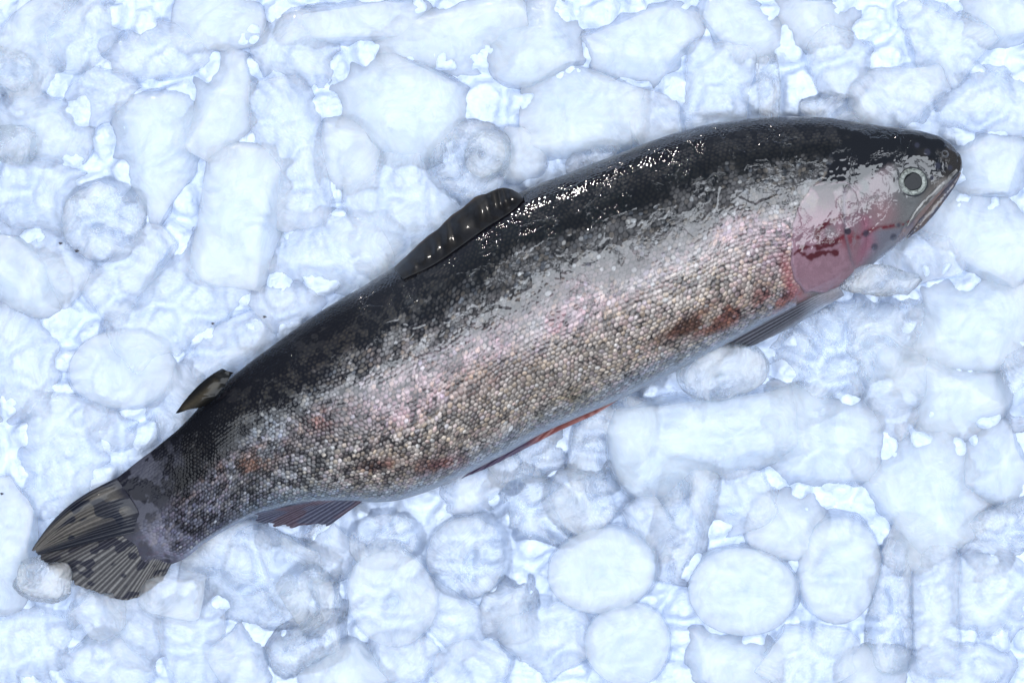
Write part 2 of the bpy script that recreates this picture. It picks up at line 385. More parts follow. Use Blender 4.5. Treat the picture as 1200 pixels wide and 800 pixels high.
scale_c = mix(scale_c, c3(0.36, 0.42, 0.52) * 0.9, belly_s * 0.6 * (1 - darkback))
smooth_c = mix(np.zeros(X.shape + (3,)) + dk, pearl * 0.8, 1 - darkback)
tint = mix(smooth_c, scale_c[..., 0:3] * 0 + 1, np.zeros(X.shape)) if False else smooth_c * (1 - sc_amt[..., None]) + scale_c * sc_amt[..., None]

tailc = mix(np.zeros(X.shape + (3,)) + c3(.05, .05, .066), c3(.010, .010, .016), sm(.48, .56, fbm(A / 9, B / 11, 66, 3)))
tint = mix(tint, tailc, sm(.085, .035, Sn + (nz1 - .5) * .05 + .03 * sm(.3, .7, V)) * .92)
# ---- head paint
n_h = fbm(X / 26, Y / 26, 71, 4); n_h2 = fbm(X / 8, Y / 8, 72, 4)
cheek = np.zeros(X.shape + (3,)) + c3(0.10, 0.10, 0.098)
cheek = mix(cheek, c3(0.15, 0.11, 0.118), sm(.42, .6, n_h) * sm(1055, 1020, X))
cheek = mix(cheek, c3(0.17, 0.10, 0.105), gauss(np.hypot((X - 1028) / 1.1, (Y - 251)), 17) * 0.95)
cheek = mix(cheek, c3(0.11, 0.105, 0.125), sm(-2, 5, Y - (266 + (1062 - X) * 0.10)) * sm(1000, 1008, X))
cheek = mix(cheek, c3(0.20, 0.07, 0.10), gauss(line_d(X, Y, [(1008,262),(1012,285),(1003,304)]), 10) * .8)
cheek = mix(cheek, c3(0.09, 0.01, 0.015), gauss(line_d(X, Y, [(1062,262),(1040,266),(1018,270),(1000,279)]), 2.6) * sm(.3, .55, n_h2))
snout_c = mix(np.zeros(X.shape + (3,)) + c3(0.040, 0.035, 0.031), c3(.008, .008, .01), sm(.50, .60, n_h2))
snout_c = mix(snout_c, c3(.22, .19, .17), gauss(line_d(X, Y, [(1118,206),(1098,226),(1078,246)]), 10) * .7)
jaw_c = mix(np.zeros(X.shape + (3,)) + c3(0.15, 0.10, 0.09), c3(.07, .07, .10), sm(.35, .65, n_h))
topd = sm(5, -5, Y - (np.interp(X, [930, 975, 1000, 1020, 1035, 1050, 1075, 1127], [212, 222, 216, 206, 196, 196, 200, 214]) + 7 * (n_h2 - .5)))
hc = cheek
hc = mix(hc, snout_c, sm(1074, 1090, X + 0.35 * (Y - 215)))
jawm = sm(-2, 3, -( (1127 - X) * 0.0 + (Y * 0)) + ((Y - 200) - (1122 - X) * 1.06)) * sm(1045, 1058, X)
hc = mix(hc, jaw_c, jawm)
hc = mix(hc, c3(0.005, 0.005, 0.0065), topd)
hc = mix(hc, c3(.022, .018, .015), topd * sm(1060, 1095, X) * sm(.42, .56, n_h))
hc = mix(hc, c3(.008, .008, .01), np.clip(gauss(np.hypot(X - 1065, Y - 215) - 21, 3.2) * sm(-.2, .6, np.sin(np.arctan2(215 - Y, X - 1065) * 1 - 0.2) + 0.3 * n_h2 + .35 * (Y > 232)), 0, 1))
for (dx_, dy_, dr) in [(1044,279,4.3), (1021,290,4.2), (1049,265,2.6), (1010,275,4.2), (986,268,3), (1083,180,4), (1071,172,3), (1095,196,4), (1110,198,3), (1088,210,3)]:
    hc = mix(hc, c3(.03, .03, .045), 0.8 * sm(dr + 1.6, dr - 2.0, np.hypot(X - dx_, Y - dy_)))
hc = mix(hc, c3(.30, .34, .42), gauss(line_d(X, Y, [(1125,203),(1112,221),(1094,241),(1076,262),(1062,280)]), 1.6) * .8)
tint = tint * (1 - head[..., None]) + hc * head[..., None]
# blood-red skin behind the gill cover
red = sm(14, 0, np.abs(poly_sd(X, Y, gill) + 5)) * sm(285, 320, Y) * sm(960, 930, X)
tint = mix(tint, c3(.28, .07, .08), red * .6)

# ---- relief
disp = sc_amt * (dome * 1.05 - tilt * 0.55 * dome + (tilt * (r2 - .5) + tiq * (r3 - .5)) * 1.0 * dome) * (0.75 + 0.5 * r1) * np.where(V > .93, .6, 1)
disp = disp * (1 - 0.55 * darkback)
disp += (n_a - .5) * 3.0 * np.sin(np.clip(ph, 0, math.pi))[None, :] + (n_b - .5) * 0.9
hw = head
disp += hw * ((n_h - .5) * 3.2 + (n_h2 - .5) * 0.8)
for pts, dep, s_ in [([(1008,262),(1012,285),(1003,304),(990,318)], -2.4, 2.4),
                     ([(1100,218),(1082,234),(1062,258),(1052,278)], -2.2, 1.8), ([(1127,198),(1112,217),(1094,239),(1076,262),(1062,280)], -3.2, 1.7),
                     ([(1104,210),(1088,224),(1071,243),(1060,258)], 1.8, 3.0), ([(1016,148),(1060,162),(1100,172)], 1.0, 6)]:
    disp += dep * gauss(line_d(X, Y, pts), s_) * sm(900, 930, X)
er = np.hypot(X - 1065, Y - 215)
disp += hw * (1.6 * gauss(er - 22, 3.5) - 5.0 * sm(19, 14, er))
disp *= np.clip((LEN - S) / 12, 0.05, 1)[:, None]
disp = np.where(sph[None, :] < 0, 0, disp) * sm(0, .03, V) ** 0.3
soft = (n_a - .5) * 3.0 + (n_b - .5) * 0.9 * 0.4 + hw * (n_h - .5) * 3.0
for cx_, cy_, cr_, ca_ in [(655,293,8,1.1), (682,262,14,1.3), (716,300,13,.6), (612,326,6,.9), (735,262,5,.8), (436,370,12,.8), (478,388,9,.9), (560,352,7,.7), (820,235,6,.8), (770,250,9,.7), (523,362,16,.6)]:
    soft = soft + 0.45 * ca_ * gauss(np.hypot(X - cx_, (Y - cy_) * 1.1) + 3 * (n_c - .5) - cr_, 1.7)
for pl_ in [[(600,352),(624,338),(622,322),(612,306),(622,292),(640,280),(668,276)], [(700,250),(706,268),(704,284)], [(690,262),(720,254),(742,246)],
            [(452,378),(470,372),(486,384),(500,380)], [(600,345),(612,362),(618,376)], [(838,222),(834,246),(820,262)], [(862,236),(880,244),(905,232)], [(560,372),(582,362),(598,364)],
            [(905,300),(922,292),(935,282)], [(880,318),(900,308),(918,310)], [(776,330),(800,326),(820,312)]]:
    soft = soft + 0.7 * gauss(line_d(X, Y, pl_) + 3.5 * (n_c - .5), 1.8) 
co_soft = co0 + N0 * (np.where(sph[None, :] < 0, 0, soft) * K)[..., None]
NF = grid_normals(co_soft)
if NF[NS // 2, NTOP // 2, 2] < 0: NF = -NF
NF[-6:] = NF[-7:-6]
co = co0 + N0 * (disp * K)[..., None]
wet = (0.12 + 0.23 * sm(.05, .22, Sn) + 0.65 * sm(.20, .40, Sn + (n_a - .5) * .15)) * np.clip(0.95 - 0.55 * sm(.50, .75, V + (n_a - .5) * .3) * (1 - head), 0, 1)
thin = sm(.40, .62, V + (n_b - .5) * .30) * (1 - head) * 0.55 + 0.35 * sm(.22, .08, V) * (1 - head) + 0.03 + 0.4 * sm(.25, .08, Sn) 
thin = np.clip(thin, 0, 0.9)
metal = np.clip((1 - darkback) * 0.22 * (1 - head) * sm(.40, .58, V) , 0, 1)
rough = 0.36 + 0.10 * n_c
gloss = np.stack([metal, rough, wet], -1)

root = bpy.data.objects.new('rainbow_trout', None); COL.objects.link(root)
root.location = P(620, 400, -40); root.empty_display_size = 0.02
tag(root, 'whole wet rainbow trout with black back and pink flank lying across the ice', 'fish')
faces = grid_faces(NS, NP, wrap=True)
NV = NS * NP
coc = np.concatenate([co.reshape(-1, 3), co[0].mean(0)[None], co[-1].mean(0)[None]])
def cat(a): 
    a = a.reshape(NV, -1); return np.concatenate([a, a[:1], a[-1:]]).squeeze()
j = np.arange(NP)
capt = np.stack([j, (j + 1) % NP, np.full(NP, NV), np.full(NP, NV)], -1)[:, [0, 1, 2]]
# winding: make outside faces point outwards
def body_mesh():
    f = faces
    a, b, c = co.reshape(-1, 3)[f[NP * 400 + 200, 0]], co.reshape(-1, 3)[f[NP * 400 + 200, 1]], co.reshape(-1, 3)[f[NP * 400 + 200, 2]]
    if np.cross(b - a, c - a)[2] < 0: f = f[:, ::-1]
    return f
faces = body_mesh()
flip = faces[0, 0] != 0
o = make_mesh('body', co.reshape(-1, 3), faces, SKIN, root,
              {'tint': np.clip(tint, 0, 1).reshape(-1, 3), 'gloss': gloss.reshape(-1, 3), 'film_normal': NF.reshape(-1, 3), 'thin': thin.ravel()}, loc=tuple(root.location))
o.location = (0, 0, 0)

# position of the bare body surface above a plan point (for laying parts on it)
Xt, Yt, Zt = X[:, :NTOP], Y[:, :NTOP], Z[:, :NTOP]
xs_, ys_, zs_ = Xt[::6, ::4].ravel(), Yt[::6, ::4].ravel(), Zt[::6, ::4].ravel()
def surf_z(x, y):
    x = np.atleast_1d(np.asarray(x, float)); y = np.atleast_1d(np.asarray(y, float)); out = np.zeros(x.shape)
    for i in range(len(x)):
        d2 = (xs_ - x[i]) ** 2 + (ys_ - y[i]) ** 2
        k_ = np.argpartition(d2, 4)[:4]; w_ = 1 / (d2[k_] + .5); out[i] = (zs_[k_] * w_).sum() / w_.sum()
    return out

# ---- gill cover: a plate of its own over the head side
i0 = np.searchsorted(Xt[:, NTOP // 2], 880); i1 = np.searchsorted(Xt[:, NTOP // 2], 1045)
ii = slice(i0, i1); jj = slice(20, NTOP - 4)
gx, gy = X[ii, jj], Y[ii, jj]; sd = poly_sd(gx, gy, gill) + (fbm(gx / 10, gy / 10, 81, 3) - .5) * 5
keepv = sd > -0.3
g_n1 = fbm(gx / 20, gy / 26, 82, 4); g_n2 = fbm(gx / 7, gy / 7, 83, 4)
raise_ = 0.4 + 3.0 * sm(-0.3, 3.5, sd) + (g_n1 - .5) * 2.6 + (g_n2 - .5) * .7 + disp[ii, jj] * 0.3
crest = line_d(gx, gy, [(984,219),(983,250),(985,278),(993,304),(1000,314)])
slash = line_d(gx, gy, [(998,228),(1003,246),(1009,264)])
raise_ = 0.4 + (raise_ - 0.4) * sm(1012, 980, gx)
raise_ += -1.2 * gauss(crest, 2.6) - 1.5 * gauss(slash, 1.6) + 0.6 * gauss(crest - 5, 4)
gc = np.zeros(gx.shape + (3,)) + c3(.17, .135, .14)
gc = mix(gc, c3(.20, .115, .135), sm(.35, .62, g_n1))
gc = mix(gc, c3(.19, .155, .135), sm(.5, .7, g_n2) * sm(262, 235, gy) * .7)
low = sm(-8, 12, gy - (283 + (g_n1 - .5) * 30))
gc = mix(gc, c3(.225, .12, .145), low * .92)
gc = mix(gc, c3(.28, .16, .19), low * sm(.5, .68, g_n2) * .55 + gauss(np.hypot(gx - 948, gy - 330), 14) * .35)
rl = np.minimum(line_d(gx, gy, [(922,300),(935,291),(950,289),(962,283)]), np.minimum(line_d(gx, gy, [(952,283),(951,272),(962,263),(985,254)]),
     np.minimum(line_d(gx, gy, [(952,292),(965,288),(980,280),(984,276)]), line_d(gx, gy, [(930,296),(940,302),(958,296),(975,296)]))))
gc = mix(gc, c3(.07, .010, .014), sm(4.2, 1.0, rl + (g_n2 - .5) * 7))
gc = mix(gc, c3(.10, .01, .015), sm(3.2, 1.2, slash + (g_n2 - .5) * 3))
gc = mix(gc, c3(.16, .02, .03), gauss(np.hypot((gx - 992) / 1.6, gy - 281), 10) * sm(.38, .5, g_n2))
gc = mix(gc, c3(.13, .10, .12), gauss(crest, 2.0) * .8)
gc = mix(gc, c3(.03, .025, .025), sm(8, -2, gy - (222 + (g_n2 - .5) * 14)))
gc = mix(gc, c3(.03, .02, .03), sm(5, 3, np.hypot(gx - 987, gy - 272)))
gc = mix(gc, c3(.40, .28, .33), gauss(sd - 2, 1.5) * .35)
gc = mix(gc, c3(.05, .045, .045), sm(.45, .62, g_n1) * sm(262, 230, gy) * .8)
ff = sm(986, 1008, gx + (g_n2 - .5) * 8)
gc = gc * .86 * (1 - ff[..., None]) + hc[ii, jj] * ff[..., None]
cg = co0[ii, jj] + N0[ii, jj] * (raise_ * K)[..., None]
n_, m_ = gx.shape
idx = -np.ones(n_ * m_, int); fa = grid_faces(n_, m_); kf = keepv.ravel()[fa].all(1); fa = fa[kf]
used = np.unique(fa); idx[used] = np.arange(len(used)); fa = idx[fa]
if flip: fa = fa[:, ::-1]
def sel(a): return a.reshape(n_ * m_, -1)[used].squeeze()
g_n = grid_normals(co0[ii, jj] + N0[ii, jj] * (((g_n1 - .5) * 2.6 - 0.15 * gauss(crest, 4)) * K)[..., None])
if g_n[n_ // 2, m_ // 2, 2] < 0: g_n = -g_n
o = make_mesh('gill_cover', sel(cg), fa, SKIN, root, {'tint': sel(np.clip(gc, 0, 1)), 'film_normal': sel(g_n),
     'gloss': sel(np.stack([0 * gx + .1, 0.3 + 0 * gx, .95 + 0 * gx], -1)), 'thin': sel(0.08 + 0 * gx)}, loc=tuple(root.location))
o.location = (0, 0, 0); o['label'] = 'pink and crimson gill cover'
sol = o.modifiers.new('thickness', 'SOLIDIFY'); sol.thickness = 1.2 * K; sol.offset = -1

# ---- eye
ex, ey = 1065.0, 215.0; ez = float(surf_z([ex], [ey])[0])
def dome_grid(r, h, n=28, m=64, r0=0.0, irr=0.0, seed=0, tiltx=0.0, tilty=0.0, prof=None):
    t = np.linspace(r0, 1, n)[:, None]; a = np.linspace(0, 2 * math.pi, m, endpoint=False)[None, :]
    rr = r * t * (1 + irr * (vn(np.cos(a) * 2 + 5, np.sin(a) * 2 + 5, seed) - .5))
    x = rr * np.cos(a); y = rr * np.sin(a) * 0.97
    z = (prof(t) if prof else h * np.sqrt(np.clip(1 - t ** 2, 0, 1))) + 0 * x + tiltx * x + tilty * y
    return x, y, z
def add_local(name, x, y, z, cx, cy, cz, mat, parent, attrs=None, wrap=True):
    c = P(cx + x.ravel(), cy - y.ravel(), cz + z.ravel())
    f = grid_faces(x.shape[0], x.shape[1], wrap=wrap)
    return c, f
EY = NT('eye_iris')
tc = EY.n('ShaderNodeTexCoord').outputs['Object']
nz = EY.n('ShaderNodeTexNoise', {'Vector': tc, 'Scale': 700.0, 'Detail': 4.0, 'Distortion': 1.0}).outputs[0]
cc = EY.ramp(nz, .35, .65, (0.05, .056, .05, 1), (.26, .275, .245, 1))
bb = EY.n('ShaderNodeBsdfPrincipled', {'Base Color': cc, 'Roughness': .3, 'Metallic': .0, 'Specular IOR Level': .2, 'Coat Weight': .35, 'Coat Roughness': .05})
EY.t.links.new(bb.outputs[0], EY.out.inputs[0]); EYE = EY.m
PUP = plain('eye_pupil', (.006, .007, .009), .3, .22, **{'Specular IOR Level': .05})
SCL = plain('eye_socket', (.018, .018, .022), .35, 1.0)
tx, ty = -0.10, -0.03
x, y, z = dome_grid(18.0, 3.0, tiltx=tx, tilty=ty, prof=lambda t: 2.2 * np.sqrt(np.clip(1 - t ** 4, 0, 1)) - 2.6)
c, f = add_local('eye', x, y, z, ex, ey, ez, SCL, root)
eye = make_mesh('eye', c, f[:, ::-1] if False else f, SCL, root, loc=tuple(P(ex, ey, ez)))
x, y, z = dome_grid(16.2, 0, n=20, r0=0.52, irr=.05, seed=3, tiltx=tx, tilty=ty, prof=lambda t: 0.6 + 2.4 * np.clip(1 - ((t - .80) / .24) ** 2, 0, 1) ** .6)
c, f = add_local('iris', x, y, z, ex, ey, ez, EYE, root)
iris = make_mesh('iris', c, f, EYE, None, loc=tuple(P(ex, ey, ez))); iris.parent = eye; iris.location = (0, 0, 0)
x, y, z = dome_grid(10.8, 0, n=40, irr=.08, seed=5, tiltx=tx, tilty=ty, prof=lambda t: 1.8 + 1.2 * np.sqrt(np.clip(1 - t ** 2, 0, 1)))
z = z + 1.5 * fbm(x / 9 + 3, y / 12, 16, 2)
c, f = add_local('pupil', x, y, z, ex, ey, ez, PUP, root)
pup = make_mesh('pupil', c, f, PUP, None, loc=tuple(P(ex, ey, ez))); pup.parent = eye; pup.location = (0, 0, 0)
# ---- nostril: a small raised ring with a hole
nxp, nyp = 1104.0, 181.5; nzp = float(surf_z([nxp], [nyp])[0])
x, y, z = dome_grid(5.2, 0, n=14, m=32, r0=0.0, tiltx=-.30, tilty=-.45, prof=lambda t: -1.6 + 3.6 * np.exp(-((t - .66) / .22) ** 2))
c, f = add_local('nostril', x, y, z, nxp, nyp, nzp, SCL, root)
make_mesh('nostril', c, f, plain('nostril_skin', (.06, .06, .065), .3, 1.0), root, loc=tuple(P(nxp, nyp, nzp)))

# ---- jaw bones: tapered ribs laid along the mouth
def rib(name, pts, wid, hgt, col, lift=0.0, seed=0, label=None, ncr=12, zadd=None):
    pts = np.array(pts, float); tt = np.arange(len(pts)); n = 90
    c = spline(pts, tt, n); tn = np.gradient(c, axis=0); tn /= np.linalg.norm(tn, axis=1)[:, None]; nn = np.stack([-tn[:, 1], tn[:, 0]], -1)
    u = np.linspace(0, 1, n); wv = np.interp(u, np.linspace(0, 1, len(wid)), wid)
    zc = surf_z(c[:, 0], c[:, 1]); zc = np.convolve(np.pad(zc, 6, mode='edge'), np.ones(13) / 13, 'valid') + lift
    if zadd is not None: zc = zc + np.interp(u, np.linspace(0, 1, len(zadd)), zadd)
    a = np.linspace(0, 2 * math.pi, ncr, endpoint=False)
    x = c[:, :1] + nn[:, :1] * wv[:, None] * np.cos(a); y = c[:, 1:] + nn[:, 1:] * wv[:, None] * np.cos(a)
    z = zc[:, None] + hgt * (wv / max(wid))[:, None] * np.sin(a) + 0.8 * (vn(u * 22, u * 0, seed) - .5)[:, None]
    co_ = P(x, y, z)
    n1 = vn(u[:, None] * 16 + 0 * x, np.cos(a)[None, :] * 2 + 0 * x, seed)
    tc_ = mix(np.zeros(x.shape + (3,)) + np.array(col[0]), np.array(col[1]), sm(.3, .7, n1))
    nrm = grid_normals(co_)
    if (nrm * (co_ - co_.mean(1, keepdims=True))).sum() < 0: nrm = -nrm
    o = make_mesh(name, co_, grid_faces(n, ncr, True), SKIN, root, {'tint': tc_.reshape(-1, 3), 'film_normal': nrm.reshape(-1, 3),
        'gloss': np.tile([0.05, .35, .9], (n * ncr, 1)), 'thin': np.full(n * ncr, .2)}, loc=tuple(root.location))
    o.location = (0, 0, 0); return o
rib('upper_jaw', [(1119,200),(1104,213),(1088,228),(1072,246),(1060,266)], [2.0, 3.6, 4.6, 5.0, 3.0, 0.4], 3.4, [(.07,.065,.06), (.20,.19,.18)], 0.0, 3)
rib('lower_jaw', [(1124,203),(1113,219),(1097,238),(1079,260),(1062,279)], [1.0, 3.0, 4.6, 5.6, 5.0, 1.0], 3.6, [(.085,.065,.06), (.06,.06,.08)], 1.0, 9)

# ---- fins
def fin(name, rootp, tipp, zr, zt, nray, colf, label=None, parent=None, nu=110, nv=160, mat=None, relief=1.6, ragged=0.0, bow=(0, 0), bulge=0.0, seed=0, th=1.2):
    rootp = np.array(rootp, float); tipp = np.array(tipp, float)
    u = np.linspace(0, 1, nv)
    R = spline(rootp, np.linspace(0, 1, len(rootp)), u) if len(rootp) > 2 else rootp[0] + (rootp[1] - rootp[0]) * u[:, None]
    T = spline(tipp, np.linspace(0, 1, len(tipp)), u) if len(tipp) > 2 else tipp[0] + (tipp[1] - tipp[0]) * u[:, None]
    v = np.linspace(0, 1, nu)
    rag = 1 - ragged * (vn(u * nray * 1.1, u * 0, seed + 1) ** 1.5 + 0.35 * vn(u * nray * 3, u * 0, seed + 2))
    vv = v[:, None] * (1 + (rag[None, :] - 1) * v[:, None] ** 2)
    x = R[None, :, 0] + (T - R)[None, :, 0] * vv; y = R[None, :, 1] + (T - R)[None, :, 1] * vv
    uu = u[None, :] + 0 * x
    x = x + bow[0] * np.sin(vv * math.pi) * (1 - uu); y = y + bow[1] * np.sin(vv * math.pi) * (1 - uu)
    ray = 0.5 + 0.5 * np.cos((uu * nray + 0.06 * np.sin(vv * 5 + uu * 14) + 1.3 * vn(uu * 7, uu * 0, seed + 3)) * 2 * math.pi)
    zR = np.interp(u, np.linspace(0, 1, len(zr)), zr); zT = np.interp(u, np.linspace(0, 1, len(zt)), zt)
    z = zR[None, :] + (zT - zR)[None, :] * vv + relief * (ray - .5) * sm(0, .35, vv) + bulge * np.sin(vv * math.pi) + 2.5 * (vn(uu * 5, vv * 3, seed + 5) - .5)
    ct = np.clip(colf(x, y, uu, vv, ray), 0, 1)
    o = make_mesh(name, P(x, y, z), grid_faces(nu, nv), mat or FIN, root, {'tint': ct.reshape(-1, 3)}, loc=tuple(root.location))
    o.location = (0, 0, 0)
    m = o.modifiers.new('thickness', 'SOLIDIFY'); m.thickness = th * K; m.offset = 0
    if label: o['label'] = label
    if parent is not None: o.parent = parent
    return o
def base(x, c): return np.zeros(x.shape + (3,)) + np.array(c)
# dorsal, folded back along the ridge
droot = [(613,236),(597,251),(569,269),(539,291),(508,312),(474,328)]
dz_ = list(surf_z(*zip(*droot)) + 4)
def dcol(x, y, u, v, ray):
    c = mix(base(x, (.006, .006, .007)), (.018, .015, .013), ray * .6)
    c = mix(c, (.012, .012, .014), sm(.55, .65, vn(x / 7, y / 7, 91)))
    return mix(c, (.16, .11, .08), sm(.85, 1, v) * .4)
fin('dorsal_fin', droot, [(613,231),(592,220),(568,226),(543,242),(520,261),(496,282),(462,314)],
    dz_, [44, 42, 39, 37, 38, 36, 32], 9, dcol, mat=WETFIN, nu=50, relief=1.8, bulge=3, ragged=.08, seed=4, th=2)
# adipose
def acol(x, y, u, v, ray):
    c = mix(base(x, (.006, .006, .006)), (.05, .040, .026), gauss(line_d(x, y, [(218,479),(236,466),(256,449)]), 4.2) * .95)
    return mix(c, (.015, .015, .015), gauss(np.hypot(x - 262, y - 441), 6))
fin('adipose_fin', [(274,436),(266,449),(254,464),(240,474)], [(262,433),(243,445),(222,465),(207,484)], [34, 40, 38, 30], [34, 34, 28, 22], 3, acol, nu=60, relief=.3, bulge=3, seed=6, th=4)
# tail: two lobes
tail = bpy.data.objects.new('tail_fin', None); COL.objects.link(tail); tail.parent = root
def tcol(x, y, u, v, ray):
    c = mix(base(x, (.055, .052, .055)), (.21, .20, .19), sm(.35, .9, ray) * (.25 + .6 * vn(u * 40, v * 0, 99)))
    sp_ = sm(.52, .60, vn(u * 15, v * 9 + 3, 101) * .65 + vn(u * 15 + 4, v * 18, 102) * .35)
    c = mix(c, (.018, .018, .03), sp_ * .9 * sm(1.0, .75, v * .8))
    c = mix(c, (.025, .022, .025), sm(.28, .0, u) * .7)
    c = mix(c, (.06, .07, .11), sm(.25, .0, v) * .8)
    return mix(c, (.05, .05, .06), sm(.9, 1, u) * .6)
def tcol2(x, y, u, v, ray):
    c = mix(base(x, (.075, .068, .062)), (.15, .132, .115), sm(.3, .9, ray) * .5 * (.4 + vn(u * 30, v * 2, 98)))
    spt = sm(.60, .66, vn(u * 7 + 1, v * 11, 103)) * sm(.75, .6, v)
    c = mix(c, (.012, .014, .024), np.clip(spt * .9 + sm(.16, .03, u + .03 * np.sin(v * 9)) * .95 + sm(.58, .80, u + .05 * np.sin(v * 7)) * .92, 0, 1))
    return mix(c, (.02, .02, .03), sm(.12, 0, v))
fin('fin_lobe', [(158,596),(168,616),(184,638),(203,655)], [(40,650),(62,672),(102,694),(150,704),(188,682)], [11, 11, 11, 11], [14, 13, 12, 12, 12], 27, tcol,
    label='fanned lower lobe of the tail with rows of dark spots', nu=150, relief=1.5, ragged=.05, seed=7)
fin('fin_lobe', [(136,560),(150,580),(162,600),(166,622)], [(37,645),(39,646),(42,647),(44,650)], [12, 16, 16, 12], [22, 24, 24, 16], 12, tcol2,
    label='folded upper lobe of the tail with a dark crease', nu=150, relief=1.6, ragged=.05, seed=8, bulge=7, bow=(-7, -9))
for o in list(COL.objects):
    if o.name.startswith('fin_lobe'): o.parent = tail
# anal
def ancol(x, y, u, v, ray):
    c = mix(base(x, (.045, .047, .075)), (.11, .115, .165), sm(.4, .9, ray) * .5)
    c = mix(c, (.09, .042, .045), sm(.5, .62, vn(u * 4, v * 3, 111)) * .45)
    c = mix(c, (.20, .25, .38), sm(.8, .95, vn(u * 26, v * 1.5, 112)) * .6)
    return mix(c, (.20, .22, .29), sm(.16, 0, v) * .6)
fin('anal_fin', [(434,580),(402,582),(372,584),(342,592)], [(385,616),(346,619),(318,617),(301,611),(297,602)], [26, 30, 30, 26], [22, 24, 24, 24, 24], 15, ancol, nu=90, relief=1.3, ragged=.12, seed=11,
    label='dark reddish anal fin with a torn tip')
# pelvic: a red sliver along the belly
def pcol(x, y, u, v, ray):
    c = mix(base(x, (.20, .06, .055)), (.30, .14, .125), ray * .5)
    c = mix(c, (.07, .05, .09), sm(640, 610, x)); return mix(c, (.55, .50, .58), sm(.88, 1.0, v) * sm(600, 680, x) * .7)
fin('pelvic_fin', [(722,464),(690,479),(650,497),(612,516),(575,536)], [(726,468),(694,488),(652,507),(608,530),(568,550),(540,561)], [14, 12, 10, 10, 10], [14, 14, 14, 14, 14, 14], 7, pcol, nu=40, relief=1.0, ragged=.1, seed=12,
    label='thin red pelvic fin pressed along the belly edge')
def pecol(x, y, u, v, ray):
    c = mix(base(x, (.04, .038, .048)), (.11, .115, .14), sm(.35, .9, ray) * .6)
    c = mix(c, (.30, .35, .44), np.clip(sm(.60, 1.0, u) * .45 + sm(930, 965, x) * .6, 0, 1))
    return mix(c, (.20, .12, .08), gauss(v - .1, .15) * .4)
fin('pectoral_fin', [(972,328),(980,335),(985,341),(988,346)], [(856,392),(842,410),(878,406),(925,384)], [40, 38, 36, 32], [30, 24, 24, 26], 12, pecol, nu=80, relief=1.1, ragged=.05, seed=13)

# ------------------------------------------------------------------ ice bed
def fish_depth(x, y):
    """how far inside the fish outline a plan point lies"""
    pts = [tuple(p_) for p_ in Us[::60]] + [tuple(p_) for p_ in Ls[::60][::-1]]
    return poly_sd(x, y, pts)
gx_, gy_ = np.meshgrid(np.linspace(-220, 1420, 620), np.linspace(-200, 1000, 450), indexing='ij')
hgt = -30 + 10 * (fbm(gx_ / 70, gy_ / 70, 201, 3) - .5)
# lumps of ice: packed rounded cells
def cells(x, y, s, seed):
    px_, py_ = x / s, y / s; ix, iy_ = np.floor(px_), np.floor(py_); f1 = np.full(x.shape, 9.0); f2 = f1.copy()
    for a in (-1, 0, 1):
        for b in (-1, 0, 1):
            cx = ix + a + .5 + .8 * (hash2(ix + a, iy_ + b, seed) - .5); cy = iy_ + b + .5 + .8 * (hash2(ix + a, iy_ + b, seed + 1) - .5)
            d = np.hypot(px_ - cx, py_ - cy); f2 = np.where(d < f1, f1, np.minimum(f2, d)); f1 = np.minimum(f1, d)
    return f1, f2
f1, f2 = cells(gx_ + 14 * fbm(gx_ / 30, gy_ / 30, 5, 2), gy_ + 14 * fbm(gx_ / 30, gy_ / 30, 6, 2), 46, 301)
hgt += 20 * sm(0, .5, f2 - f1) * (1 - .5 * f1)
f1, f2 = cells(gx_ + 6 * fbm(gx_ / 12, gy_ / 12, 7, 2), gy_, 17, 311)
hgt += 3.5 * sm(0, .5, f2 - f1) + 3 * (fbm(gx_ / 6, gy_ / 6, 203, 3) - .5)
fd = fish_depth(gx_, gy_)
hgt = hgt - 55 * sm(-12, 60, fd)
bed = make_mesh('crushed_ice', P(gx_, gy_, hgt), grid_faces(*gx_.shape)[:, ::-1], BEDM)
if np.cross(np.array(bed.data.vertices[1].co), np.array(bed.data.vertices[0].co))[2] is None: pass
tag(bed, 'bed of fine white crushed ice filling the gaps under the larger pieces', 'crushed ice', kind='stuff')

